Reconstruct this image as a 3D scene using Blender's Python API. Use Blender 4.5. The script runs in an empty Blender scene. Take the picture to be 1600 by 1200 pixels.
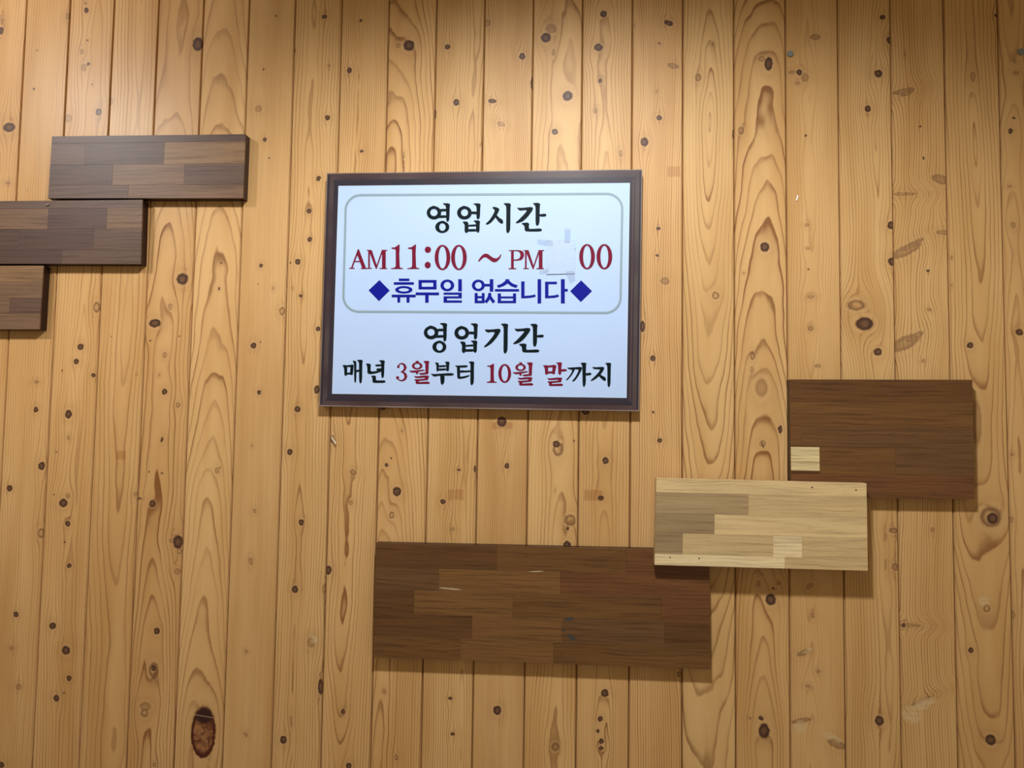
import bpy, bmesh, math, random
import numpy as np
from mathutils import Matrix, Vector
from mathutils.geometry import tessellate_polygon

# ------------------------------------------------------------------ camera, world, lights, exposure
C = bpy.context.scene.collection
EYE = 1.60                       # eye height above the floor
CAMX, CAMD, FPX = 1.07845574, 1.36292931, 1200.0
YAW, PITCH, ROLL = 0.08633284, 0.06046687, 0.01457161
ROT = Matrix.Rotation(YAW, 3, 'Z') @ Matrix.Rotation(math.pi/2 + PITCH, 3, 'X') @ Matrix.Rotation(ROLL, 3, 'Z')
cam_data = bpy.data.cameras.new('camera')
cam_data.sensor_width = 36.0; cam_data.lens = FPX/1600*36; cam_data.clip_start = .02
cam = bpy.data.objects.new('camera', cam_data); C.objects.link(cam)
cam.matrix_world = Matrix.Translation((CAMX, -CAMD, EYE)) @ ROT.to_4x4()
bpy.context.scene.camera = cam

world = bpy.data.worlds.new('room_light'); bpy.context.scene.world = world
world.use_nodes = True
world.node_tree.nodes['Background'].inputs[0].default_value = (1.0, .80, .52, 1)
world.node_tree.nodes['Background'].inputs[1].default_value = .34

CEIL = 2.615                     # ceiling height
# (x, y, watts, colour, beam angle, softness of its edge, point the tilted lamp is aimed at)
LAMPS = [(-.42, -1.0, 86.0, (1.0, .96, .92), 87.4, 1.0, (-.25, 0, EYE + .615)),
         (1.03, -.94, 125.0, (.98, 1.0, 1.02), 139, .547, (1.03, -.724, EYE))]
for lx, ly, pw, colr, beam, soft, aim in LAMPS:
    ld = bpy.data.lights.new('downlight_bulb', 'SPOT')
    ld.spot_size = math.radians(beam); ld.spot_blend = soft; ld.shadow_soft_size = .075
    ld.energy = pw; ld.color = colr
    lo = bpy.data.objects.new('downlight_bulb', ld); C.objects.link(lo)
    lo.location = (lx, ly, CEIL - .012)
    lo.rotation_euler = (Vector(aim) - lo.location).to_track_quat('-Z', 'Y').to_euler()

vs = bpy.context.scene.view_settings
vs.view_transform = 'Standard'; vs.look = 'None'; vs.gamma = 1; vs.use_curve_mapping = False
vs.exposure = 0.0

# ------------------------------------------------------------------ helpers
def at(px, py, d=0.0):
    """photograph pixel -> world point on the vertical plane d metres in front of the plank wall"""
    v = ROT @ Vector((px - 800, -(py - 600), -FPX))
    t = (CAMD - d)/v.y
    return Vector((CAMX + v.x*t, -d, EYE + v.z*t))

def lin(r, g, b):
    f = lambda c: (c/255/12.92 if c/255 <= .04045 else ((c/255 + .055)/1.055)**2.4)
    return (f(r), f(g), f(b), 1)

def tag(o, label=None, cat=None, group=None, kind=None):
    if label: o['label'] = label
    if cat: o['category'] = cat
    if group: o['group'] = group
    if kind: o['kind'] = kind
    return o

def empty(name, loc):
    o = bpy.data.objects.new(name, None); C.objects.link(o); o.location = loc
    o.empty_display_size = .03
    return o

def link(name, me, mats, parent=None, loc=None):
    o = bpy.data.objects.new(name, me); C.objects.link(o)
    for m in (mats if isinstance(mats, (list, tuple)) else [mats]):
        me.materials.append(m)
    if loc is not None: o.location = loc
    if parent is not None: o.parent = parent
    return o

def rel(pts, org): return [tuple(Vector(p) - Vector(org)) for p in pts]

def mesh(name, vs_, fs, mi=None):
    me = bpy.data.meshes.new(name); me.from_pydata([tuple(v) for v in vs_], [], fs); me.update()
    if mi is not None:
        for p, i in zip(me.polygons, mi): p.material_index = i
    return me

def outward(me):
    bm = bmesh.new(); bm.from_mesh(me); bmesh.ops.recalc_face_normals(bm, faces=bm.faces); bm.to_mesh(me); bm.free()
    return me

def slab(q, y0, y1, bev=0.0):
    """q: four corners (x, z) TL TR BR BL ; a board between depth y0 (back) and y1 (front, towards the room)"""
    vs_ = []
    cx = sum(p[0] for p in q)/4; cz = sum(p[1] for p in q)/4
    def ring(y, ins):
        r = []
        for x, z in q:
            r.append((x - math.copysign(ins, x - cx), -y, z - math.copysign(ins, z - cz)))
        return r
    rings = [ring(y0, 0), ring(y1 - bev, 0)] + ([ring(y1, bev)] if bev else [])
    for r in rings: vs_ += r
    n = len(rings); fs = [(3, 2, 1, 0), tuple(4*(n-1) + i for i in range(4))]
    for k in range(n-1):
        for i in range(4):
            j = (i+1) % 4
            fs.append((4*k+i, 4*k+j, 4*k+4+j, 4*k+4+i))
    return vs_, fs

# ------------------------------------------------------------------ node helpers
class NT:
    def __init__(s, tree): s.t = tree; s.n = 0
    def new(s, typ, **kw):
        n = s.t.nodes.new(typ); n.location = ((s.n % 12)*170, -(s.n//12)*220); s.n += 1
        for k, v in kw.items(): setattr(n, k, v)
        return n
    def put(s, sock, v):
        if isinstance(v, bpy.types.NodeSocket): s.t.links.new(v, sock)
        elif v is not None: sock.default_value = v
    def m(s, op, a, b=None, c=None, clamp=False):
        n = s.new('ShaderNodeMath', operation=op, use_clamp=clamp)
        for i, v in enumerate((a, b, c)): 
            if v is not None: s.put(n.inputs[i], v)
        return n.outputs[0]
    def comb(s, x, y, z):
        n = s.new('ShaderNodeCombineXYZ')
        for i, v in enumerate((x, y, z)): s.put(n.inputs[i], v)
        return n.outputs[0]
    def noise(s, vec, scale=1, detail=2, rough=.5, dist=0.0):
        n = s.new('ShaderNodeTexNoise'); s.put(n.inputs['Vector'], vec)
        n.inputs['Scale'].default_value = scale; n.inputs['Detail'].default_value = detail
        n.inputs['Roughness'].default_value = rough; n.inputs['Distortion'].default_value = dist
        return n.outputs[0]
    def smooth(s, v, a, b, lo=0.0, hi=1.0):
        n = s.new('ShaderNodeMapRange', interpolation_type='SMOOTHSTEP')
        s.put(n.inputs[0], v)
        for i, x in enumerate((a, b, lo, hi)): s.put(n.inputs[i+1], x)
        return n.outputs[0]
    def mix(s, f, a, b, blend='MIX'):
        n = s.new('ShaderNodeMix', data_type='RGBA', blend_type=blend)
        s.put(n.inputs[0], f); s.put(n.inputs[6], a); s.put(n.inputs[7], b)
        return n.outputs[2]

def base_mat(name):
    m = bpy.data.materials.new(name); m.use_nodes = True
    t = m.node_tree; return m, NT(t), t.nodes['Principled BSDF']

def bump(nt, bsdf, h, strength, dist):
    b = nt.new('ShaderNodeBump'); b.inputs['Strength'].default_value = strength; b.inputs['Distance'].default_value = dist
    nt.put(b.inputs['Height'], h); nt.put(bsdf.inputs['Normal'], b.outputs[0])

def plain(name, col, rough=.5, metal=0.0, var=.06, scale=60):
    m, nt, b = base_mat(name)
    tc = nt.new('ShaderNodeTexCoord').outputs['Object']
    n = nt.noise(tc, scale, 3)
    dk = tuple(c*(1 - var*2) for c in col[:3]) + (1,)
    nt.put(b.inputs['Base Color'], nt.mix(n, dk, tuple(min(1, c*(1+var)) for c in col[:3]) + (1,)))
    b.inputs['Roughness'].default_value = rough; b.inputs['Metallic'].default_value = metal
    return m

# knot node group -----------------------------------------------------------
KG = bpy.data.node_groups.new('wood_knot', 'ShaderNodeTree')
KIN = ['X', 'Z', 'CX', 'CZ', 'IRX', 'IRZ', 'Cos', 'Sin', 'Dark', 'Core', 'Halo', 'Push', 'S', 'M', 'H', 'L']
for n in KIN: KG.interface.new_socket(n, in_out='INPUT', socket_type='NodeSocketFloat')
for n in ['S', 'M', 'H', 'L']: KG.interface.new_socket(n, in_out='OUTPUT', socket_type='NodeSocketFloat')
g = NT(KG)
gi = g.new('NodeGroupInput').outputs; go = g.new('NodeGroupOutput').inputs
I = {n: gi[i] for i, n in enumerate(KIN)}
dx = g.m('SUBTRACT', I['X'], I['CX']); dz = g.m('SUBTRACT', I['Z'], I['CZ'])
ux = g.m('MULTIPLY', g.m('MULTIPLY_ADD', dx, I['Cos'], g.m('MULTIPLY', dz, I['Sin'])), I['IRX'])
uz = g.m('MULTIPLY', g.m('SUBTRACT', g.m('MULTIPLY', dz, I['Cos']), g.m('MULTIPLY', dx, I['Sin'])), I['IRZ'])
d2 = g.m('MULTIPLY_ADD', ux, ux, g.m('MULTIPLY', uz, uz)); dd = g.m('SQRT', d2)
# grain pushed aside around the knot, further along the board than across it
p2 = g.m('MULTIPLY_ADD', g.m('MULTIPLY', ux, ux), .16, g.m('MULTIPLY', g.m('MULTIPLY', uz, uz), .045))
push = g.m('MULTIPLY', g.m('MULTIPLY', dx, g.m('EXPONENT', g.m('MULTIPLY', p2, -1.0))), I['Push'])
g.put(go['S'], g.m('ADD', I['S'], push))
disc = g.smooth(dd, 1.12, .82)
core = g.smooth(dd, .25, .85, I['Core'], 1.0)
g.put(go['M'], g.m('MAXIMUM', I['M'], g.m('MULTIPLY', g.m('MULTIPLY', disc, core), I['Dark'])))
g.put(go['H'], g.m('MAXIMUM', I['H'], g.m('MULTIPLY', g.m('EXPONENT', g.m('MULTIPLY', d2, -.22)), I['Halo'])))
ring = g.m('MULTIPLY', g.smooth(dd, 1.0, 1.28), g.smooth(dd, 1.75, 1.35))
g.put(go['L'], g.m('MAXIMUM', I['L'], g.m('MULTIPLY', ring, I['Halo'])))

PITCH_M = .09
# knots read off the photograph: x, y, rx, ry (photo pixels), kind, tilt in degrees
# kinds: d dark round knot, h soft brown knot, r ring with pale heart, s tiny speck, w pale scar, g grey-brown horn
KN = """2 48 4 7 d|4 33 3 6 h|14 199 11 8 d|12 286 5 3 h|58 79 2 1 s|53 139 2 2 s|43 298 1 1 s|135 16 4 5 d|134 5 3 3 h|137 63 2 2 d|128 80 4 5 h|138 100 3 3 d|131 105 5 7 h|144 132 1.5 1.5 s|154 175 5 6 d|106 185 7 7 h|173 158 4 8 h|309 69 9 12 d|404 170 6 6 h|106 25 4 6 h
432 25 2.2 2 s|412 108 2 2 s|414 218 3.2 4 d|421 247 1.5 1.5 s|460 79 2 4 d|507 26 4 4 d|514 103 2.5 2 h|512 184 4.5 4.5 d|498 279 4 4.2 d|564 32 2.5 2.5 d|546 110 4 5 d|565 236 3 2.5 d|639 71 9 9 d|622 71 4 4 h|631 242 2 5 h|699 73 4.2 4.5 d|713 160 5 5.5 d|761 36 6 6 h|769 158 7 3.6 d 8|783 194 7 3.8 h 22|680 178 2 8 d|752 226 3 3 h
816 88 5 5.5 d -30|853 59 8 8 d|861 45 9 8 h|865 82 3 6 h|832 130 3 11 d|887 150 8 8 d|867 206 5 5 d|943 22 5 5.5 d|935 74 7 6 d 20|938 126 3.2 3.2 d|930 173 4 5 h|970 240 3 6 h|1045 36 7 4 d 22|1030 68 2 2 s|1052 103 9 4.5 g 15|1026 143 2 3 h|1030 184 4.5 4 d 20|1007 222 6 7 d|991 40 2 2 h|1091 121 5 6 r|1114 69 2 4 h|1158 204 4.5 6 r|1201 100 6 11 d|1190 92 6 5 h|1146 210 2 8 d
1274 58 8 5 g|1249 113 4 5 d|1258 121 6 7 h|1246 130 4 3 h|1238 113 6 3 h|1259 212 2 2 s|1379 27 4 4 d|1390 63 4.5 6 d|1372 115 6 6 d|1356 170 5 5 d|1412 142 18 4 g -12|1417 146 12 3 g -20|1438 197 1.6 1.6 d|1443 247 1.5 2.5 d|1470 280 14 7 g 18|1414 84 1.5 3 h|1520 120 4 8 h|1558 24 4 3 d|1585 95 3 4 h|1588 114 5 3.5 h 15|1579 205 3.2 4.5 d|1584 184 2 2 s|1578 291 3 3 h|1413 303 18 3 h
285 436 10 9.5 d|266 479 4 5.5 h|242 505 10 7 d|257 555 4 5 h|280 525 1.5 1.5 s|235 532 2 1.2 d|249 586 2 3 h|346 411 1.5 1.5 s|342 451 1.6 2.4 d|126 542 5.5 5.5 d|119 565 4.5 5 d|151 480 6 9 r|146 586 3.5 3.5 d|97 579 1.5 1.5 s|396 540 5 5 d|174 526 1 1 s|57 597 5 3 h|182 319 2 1 s|214 585 2 1 h
483 330 3.8 4 d|484 374 4 4 d|465 409 5 4.8 d|454 411 1.5 1.5 s|408 415 3 3.5 d|470 462 3 3 d|457 450 1.5 3 h|427 450 2 3 h|441 486 5 6.5 r|497 514 4 4 d|403 444 1 1 s|407 535 1 1 s
1029 357 3.5 3 d|1027 399 2.5 2.3 d|1039 439 7 6 g 15|1118 462 5.5 6 r|1195 386 7 7.5 d|1020 560 4.5 4.5 d|1004 510 4 9 d|1176 556 4 6 r|1162 427 2 2 h|1175 578 2.5 6 h
1261 352 3.5 3 h|1262 388 3 2 h|1263 421 2 1.5 s|1267 464 5 3 h|1267 513 4 3.5 r|1278 572 5 3 g|1393 352 6 6 d|1394 409 6 6.5 d|1338 477 13 8 r|1351 506 13 10 d|1372 550 6 6 d|1416 391 26 8 g -27|1426 382 20 4 g -30|1414 536 24 10 g -27|1430 526 15 5 g -32|1450 424 2.2 2.2 d|1452 484 4 3 h|1443 564 3 3 h|1487 402 2 4 h|1516 540 4.5 4.5 d|1583 352 4 5 h|1593 519 5 5 d|1477 363 14 4 h|1487 446 1.5 3 h
56 640 4 4.8 d|65 728 6 6.5 d|15 763 5 5 d|64 833 6 8 r|107 647 6 7 d|107 684 3 4 h|106 775 4.5 4.5 h|99 786 7.5 6.5 d|106 818 4.5 4.8 d|108 884 4 4 d|101 847 1.5 1.5 s|84 773 1.5 1.5 s|88 706 2 1.3 s|257 612 4.5 5 d|278 633 4 4 r|253 687 2 5 d 15|238 787 5.5 5.5 d|278 847 8 11 d|280 861 4 5 r|233 737 1.3 1.3 s|253 739 1.6 1.6 d|217 778 4 1 d|212 772 4 4 h|344 731 1.2 1.2 s|339 735 4 5 h|277 893 6 5 h|270 845 7 4 h|398 798 3 4 h|392 877 4 6 h|394 697 2 2 h
405 613 3.5 3.5 d|465 639 4.8 4.8 d|453 706 5 5 d|471 816 4.5 5 d|519 686 5 7 h|552 738 5 4.5 r|548 785 4 4 h|604 727 2.8 2.8 d|620 768 6.8 7.2 d|612 805 4.5 5.5 r|611 716 1.5 1.5 s|692 784 4.2 4.2 d|717 734 3 1.8 d|707 827 4 3 h|784 659 7.5 8 d|792 728 3.8 4.2 d|513 891 5 7 d|495 609 4.5 7 d|598 638 4 3 d|742 733 2 6 d|628 673 2 3 h
869 694 5.5 5.5 d|872 702 8 11 r|946 720 5.2 5.2 d|891 813 8.5 8.5 r|887 826 2.5 2.5 d|886 851 5.5 5.5 d|915 643 6 5 d|939 778 4.5 4 d|1031 688 3.6 3.2 d|1021 644 2 2 d|1190 606 9 14 h|897 689 1.5 1.5 s|867 766 1 4 h|1192 693 5 5 h
1219 671 3 6 d|1551 810 8 8.5 d|1548 808 15 15 r|1396 829 6.5 4 r|1399 886 5 5 r|1383 840 1.5 7 h|1384 882 1.5 9 h|1457 828 3 4 h|1582 710 3 3 h|1580 812 3 5 h|1526 660 7 34 h
25 960 4 4.5 d|18 1013 4 4 h|29 1073 5 5 h|2 1195 5 5 d|82 978 5.5 5.5 d|103 1016 6.8 7 d|108 1060 4 4.2 d|88 1091 5 5 d|100 1083 1.5 1.5 s|245 986 5 5.5 d|240 1044 4 4.5 d|240 1047 8 12 r|226 1114 6 7 r|227 1104 9 7 h|318 1141 20 38 B|385 1018 3 3 h|384 1148 3 4 h|241 1195 3.5 4 h|131 1018 2 5 h
461 921 5 5.8 d|491 999 6.5 6.5 w|486 1004 6 8 h|443 1156 5.5 6 d|501 1073 4 12 d|455 1127 2 9 h|536 1112 3 4 d|545 1197 4.5 5 d|600 1081 3 4 r|703 1091 3 2.5 d|707 1147 3.5 3 d|619 1184 3 4.5 r|777 1110 6 7 d|507 920 4 8 h
868 1167 6 6 r|945 1083 5.5 6 d|938 1123 4 4 d|934 1142 2.5 3 d|940 1158 3.6 4 d|939 1169 4 3 d|1061 1053 3.5 4.5 r|1185 912 3 5 h|1189 1122 3.5 3.5 d|1194 1142 8 11 d|1172 1122 3 2 h
1204 937 7.5 8.5 d|1217 912 3.2 3 r|1208 919 1.8 2 d|1212 921 1.8 2 h|1270 962 2.5 4 r|1265 916 6 4 h -40|1255 1020 10 4 g -25|1262 1016 7 3 w -30|1278 1049 3 3 h|1252 1126 15 4 g -12|1250 1136 10 9 w -60|1308 1163 15 6 g 18|1300 1152 16 5 w 25|1374 1126 6.2 7 d|1418 977 20 2.5 h|1412 977 3 3 d|1440 1102 24 8 w -25|1424 1118 12 16 w -60|1440 1095 18 2.5 h -25|1517 1016 3.8 3.8 d|1542 951 5 5.5 r|1548 1156 7.5 7.5 d|1583 961 3 7 h|1538 940 8 8 w|1262 1072 4 3 h"""
knots = {}
for ent in KN.replace('\n', '|').split('|'):
    f = ent.split(); x, y, rx, ry = map(float, f[:4]); kind = f[4]; ang = float(f[5]) if len(f) > 5 else 0
    p = at(x, y); k = int(math.floor(p.x/PITCH_M)); mpp = CAMD/FPX*1.02
    knots.setdefault(k, []).append((p.x - (k+.5)*PITCH_M, p.z - EYE, rx*mpp, ry*mpp, kind, ang))
STAINS = [(704, 773, 4, 8), (717, 773, 7, 8), (927, 774, 14, 8), (1053, 268, 10, 8), (189, 711, 8, 7), (785, 665, 16, 5)]   # residue left by old tape
rg = random.Random(5)
K0, K1 = -7, 27                  # planks built, a few past each side of the frame
for k in range(K0, K1):          # beyond the frame: knots of the same kind scattered
    extra = 9 if (k < -1 or k > 20) else 0
    for _ in range(extra):
        knots.setdefault(k, []).append((rg.uniform(-.035, .035), rg.uniform(-.9, .8), rg.uniform(.003, .007), rg.uniform(.003, .008), rg.choice('ddhr'), 0))
    for zz in (rg.uniform(-1.5, -.75), rg.uniform(.95, 1.05)):
        knots.setdefault(k, []).append((rg.uniform(-.03, .03), zz, .005, .006, 'd', 0))

# dark, core, halo, push
KP = {'d': (1.0, .72, .55, .85), 'h': (.42, .7, .55, .7), 'r': (.62, .22, .5, .85), 's': (.8, 1, .25, .3),
      'w': (.0, 1, 0, .25), 'g': (.5, .75, .3, .25), 'B': (.95, .6, .45, .9)}

# per plank: xc (pith line, fraction of board), d0, slope, spacing mm, line strength, tint (r,g,b multiplier)
PL = {-1: (.9, .02, .01, 5, .5, (1, .95, .9)),
 0: (.75, .010, .022, 5.0, .5, (1, .96, .92)), 1: (.15, .012, .020, 6.0, .55, (1.0, .95, .90)),
 2: (.1, .020, -.016, 7.0, .5, (1.0, .96, .92)), 3: (-.05, .040, .050, 6.0, .75, (.97, .92, .88)),
 4: (.0, .050, .075, 6.2, .66, (1.05, 1.03, 1.0)), 5: (1.2, .02, .01, 3.0, .45, (.99, .96, .92)),
 6: (-.1, .006, .016, 5.5, .65, (1.0, .98, .94)), 7: (-.15, .018, -.026, 4.2, .65, (1.02, .99, .95)),
 8: (-.32, .050, .060, 4.6, .70, (1.03, .99, .94)), 9: (.3, .010, .010, 4.4, .65, (1.02, 1.0, .95)),
 10: (-.8, .02, .02, 3.4, .55, (1.0, .97, .93)), 11: (.15, .040, .040, 5.0, .6, (1.04, 1.02, .97)),
 12: (.0, .022, .018, 4.0, .65, (1.02, .99, .94)), 13: (-1.1, .02, .0, 4.2, .75, (1.02, .98, .93)),
 14: (.0, .050, -.090, 5.6, .62, (1.02, 1.02, .98)), 15: (.05, .055, .075, 5.2, .80, (1.02, 1.0, .95)),
 16: (-.1, .02, .008, 3.2, .40, (1.0, .97, .92)), 17: (.2, .010, -.014, 4.8, .7, (1.0, .98, .93)),
 18: (-1.0, .02, .010, 4.4, .70, (.99, .96, .90)), 19: (.05, .030, -.060, 6.0, .60, (.98, .95, .88)),
 20: (-.3, .016, .014, 5.0, .55, (.97, .93, .86))}

def plank_mat(k):
    m, nt, b = base_mat('pine_plank')
    xc, d0, sl, sp, ls, tint = PL.get(k, (rg.uniform(-.5, .5), rg.uniform(.005, .03), rg.uniform(-.03, .03), rg.uniform(4, 6), .6, (1, .97, .92)))
    sep = nt.new('ShaderNodeSeparateXYZ'); tc = nt.new('ShaderNodeTexCoord').outputs['Object']
    nt.put(sep.inputs[0], tc)
    X0, Z0 = sep.outputs[0], sep.outputs[2]
    off = k*3.71 + 11
    # a slight raggedness for knot outlines
    kw = nt.noise(nt.comb(X0, off, Z0), 190, 2)
    kw2 = nt.noise(nt.comb(X0, off + 5, Z0), 170, 2)
    X = nt.m('MULTIPLY_ADD', nt.m('SUBTRACT', kw, .5), .0042, X0)
    Z = nt.m('MULTIPLY_ADD', nt.m('SUBTRACT', kw2, .5), .0042, Z0)
    S = M = H = L = None
    W = None
    big = None
    for (cx, cz, rx, rz, kind, ang) in knots.get(k, []):
        da, co, ha, pu = KP[kind]
        if kind == 'd' and max(rx, rz) < .0032: ha *= .7
        if kind == 'w':
            ca, sa = math.cos(math.radians(-ang)), math.sin(math.radians(-ang))
            ddx = nt.m('SUBTRACT', X, cx); ddz = nt.m('SUBTRACT', Z, cz)
            u = nt.m('DIVIDE', nt.m('MULTIPLY_ADD', ddx, ca, nt.m('MULTIPLY', ddz, sa)), rx)
            v = nt.m('DIVIDE', nt.m('SUBTRACT', nt.m('MULTIPLY', ddz, ca), nt.m('MULTIPLY', ddx, sa)), rz)
            w = nt.smooth(nt.m('MULTIPLY_ADD', u, u, nt.m('MULTIPLY', v, v)), 1.3, .2)
            W = w if W is None else nt.m('MAXIMUM', W, w)
            continue
        if kind == 'B': big = (cx, cz, rx, rz)
        n = nt.new('ShaderNodeGroup'); n.node_tree = KG
        a = math.radians(-ang)
        for nm, v in (('X', X), ('Z', Z), ('CX', cx), ('CZ', cz), ('IRX', 1/rx), ('IRZ', 1/rz), ('Cos', math.cos(a)), ('Sin', math.sin(a)),
                      ('Dark', da), ('Core', co), ('Halo', ha), ('Push', pu), ('S', S), ('M', M), ('H', H), ('L', L)):
            nt.put(n.inputs[nm], v)
        S, M, H, L = (n.outputs[q] for q in 'SMHL')
    Xg = nt.m('SUBTRACT', X0, S) if S is not None else X0
    # distance from the pith line gives the year rings: arches where the board was cut flat
    wob = nt.noise(nt.comb(nt.m('MULTIPLY', Xg, 5), off, nt.m('MULTIPLY', Z0, 2.0)), 1.0, 2, .55)
    wob2 = nt.noise(nt.comb(nt.m('MULTIPLY', Xg, 30), off, nt.m('MULTIPLY', Z0, 11)), 1.0, 2, .5)
    wx = nt.noise(nt.comb(0, off + 9, Z0), 2.2, 1)
    d = nt.m('ADD', nt.m('MULTIPLY_ADD', Z0, sl, d0), nt.m('MULTIPLY', nt.m('SUBTRACT', wob, .5), .045))
    xr = nt.m('SUBTRACT', Xg, nt.m('MULTIPLY_ADD', nt.m('SUBTRACT', wx, .5), .03, xc*PITCH_M))
    F = nt.m('SQRT', nt.m('MULTIPLY_ADD', xr, xr, nt.m('MULTIPLY', d, d)))
    F = nt.m('MULTIPLY_ADD', wob2, .0055, F)
    R = nt.m('DIVIDE', F, sp/1000)
    fr = nt.m('FRACT', R); fl = nt.m('FLOOR', R)
    late = nt.m('MULTIPLY', nt.m('POWER', fr, 3.2), nt.smooth(fr, 1.0, .93))
    thin = nt.m('MULTIPLY', nt.smooth(fr, .70, .90), nt.smooth(fr, 1.0, .93))
    wn = nt.new('ShaderNodeTexWhiteNoise', noise_dimensions='1D'); nt.put(wn.inputs['W'], nt.m('ADD', fl, off))
    amt = nt.m('MULTIPLY', nt.m('ADD', nt.m('MULTIPLY', thin, .62), nt.m('MULTIPLY', late, .5)), nt.m('MULTIPLY_ADD', wn.outputs[0], .85, .5))
    brk = nt.noise(nt.comb(nt.m('MULTIPLY', X0, 40), off, nt.m('MULTIPLY', Z0, 5)), 1, 3)
    amt = nt.m('MULTIPLY', amt, nt.m('MULTIPLY', nt.smooth(brk, .25, .6, .45, 1.0), ls*1.15), clamp=True)
    fib = nt.noise(nt.comb(nt.m('MULTIPLY', Xg, 700), off, nt.m('MULTIPLY', Z0, 14)), 1, 3, .6)
    brd = nt.noise(nt.comb(nt.m('MULTIPLY', Xg, 22), off, nt.m('MULTIPLY', Z0, 2.4)), 1, 3, .5)
    def T(c): return tuple(min(1, a*b_) for a, b_ in zip(c[:3], tint)) + (1,)
    light, mid, dark = T((.650, .410, .180)), T((.530, .302, .110)), T((.235, .100, .030))
    col = nt.mix(nt.smooth(brd, .25, .78), light, mid)
    col = nt.mix(nt.m('MULTIPLY', nt.smooth(fib, .35, .75), .22), col, mid)
    col = nt.mix(amt, col, dark)
    if H is not None:
        col = nt.mix(nt.m('MULTIPLY', H, .6), col, T((.30, .140, .045)))
        col = nt.mix(nt.m('MULTIPLY', L, .42), col, T((.66, .45, .22)))
        kn = nt.noise(nt.comb(X0, off, Z0), 420, 2)
        kc = nt.mix(kn, (.030, .014, .009, 1), (.115, .050, .028, 1))
        kc = nt.mix(nt.smooth(M, .95, .55), kc, (.20, .10, .042, 1))
        col = nt.mix(nt.smooth(M, .05, .75), col, kc)
    for (sx, sy, srx, sry) in STAINS:
        p = at(sx, sy)
        if int(math.floor(p.x/PITCH_M)) != k: continue
        mp = CAMD/FPX*1.02
        ex = nt.m('DIVIDE', nt.m('ABSOLUTE', nt.m('SUBTRACT', X, p.x - (k+.5)*PITCH_M)), srx*mp)
        ez = nt.m('DIVIDE', nt.m('ABSOLUTE', nt.m('SUBTRACT', Z, p.z - EYE)), sry*mp)
        col = nt.mix(nt.m('MULTIPLY', nt.smooth(nt.m('MAXIMUM', ex, ez), 1.08, .9), .38), col, mid, 'MULTIPLY')
    if big:
        cx, cz, rx, rz = big
        u = nt.m('DIVIDE', nt.m('SUBTRACT', X, cx), rx); v = nt.m('DIVIDE', nt.m('SUBTRACT', Z, cz - rz*.12), rz)
        e = nt.m('SQRT', nt.m('MULTIPLY_ADD', u, u, nt.m('MULTIPLY', v, v)))
        rr = nt.noise(nt.comb(X0, off, Z0), 90, 3, .6, .8)
        rc = nt.mix(nt.smooth(rr, .35, .65), (.34, .15, .055, 1), (.12, .035, .014, 1))
        col = nt.mix(nt.smooth(e, .86, .70), nt.mix(nt.smooth(e, 1.02, .96), col, (.075, .014, .007, 1)), rc)
        v2 = nt.m('DIVIDE', nt.m('SUBTRACT', Z, cz + rz*.55), rz*.33); u2 = nt.m('DIVIDE', nt.m('SUBTRACT', X, cx), rx*.72)
        e2 = nt.m('SQRT', nt.m('MULTIPLY_ADD', u2, u2, nt.m('MULTIPLY', v2, v2)))
        col = nt.mix(nt.smooth(e2, 1.15, .7), col, (.035, .010, .007, 1))
        cr = nt.m('ABSOLUTE', nt.m('SUBTRACT', Z0, nt.m('MULTIPLY_ADD', nt.m('SUBTRACT', X0, cx), -.12, cz + rz*.56)))
        crm = nt.m('MULTIPLY', nt.smooth(cr, .0013, .0006), nt.smooth(nt.m('ABSOLUTE', u), .8, .7))
        col = nt.mix(nt.m('MULTIPLY', crm, .7), col, (.36, .22, .15, 1))
    if W is not None:
        wnn = nt.noise(nt.comb(nt.m('MULTIPLY', X0, 1), off, nt.m('MULTIPLY', Z0, 3)), 90, 3, .6)
        col = nt.mix(nt.m('MULTIPLY', W, nt.smooth(wnn, .3, .65, .15, .75)), col, (.62, .46, .25, 1))
    edge = nt.smooth(nt.m('ABSOLUTE', X0), PITCH_M/2 - .0029, PITCH_M/2 - .0022)      # groove shade painted into the colour, with duller varnish there
    col = nt.mix(nt.m('MULTIPLY', edge, .32), col, dark)
    nt.put(b.inputs['Base Color'], col)
    glossy = k in (0, 1, 2, 3)
    nt.put(b.inputs['Roughness'], nt.m('MAXIMUM', nt.m('MULTIPLY', edge, .85), .36 if glossy else .48))
    b.inputs['Specular IOR Level'].default_value = .25 if glossy else .3
    hgt = nt.m('ADD', nt.m('MULTIPLY', amt, .6), nt.m('MULTIPLY', fib, .35))
    hgt = nt.m('ADD', hgt, nt.m('MULTIPLY', brd, 2.0))
    if M is not None: hgt = nt.m('SUBTRACT', hgt, nt.m('MULTIPLY', M, .8))
    bump(nt, b, hgt, .30, .0006)
    return m

# ------------------------------------------------------------------ the room
ZB, ZT = -EYE + .0, CEIL - EYE
wall_m = plain('dark_backing', (.05, .03, .015, 1), .8)
xa, xb = K0*PITCH_M, K1*PITCH_M
wv, wf = slab([(xa, CEIL), (xb, CEIL), (xb, 0), (xa, 0)], -.04, -.0125)
wall = link('wall_back', outward(mesh('wall_back', wv, wf)), wall_m); tag(wall, 'wall clad in vertical knotty pine planks', kind='structure')

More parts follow.
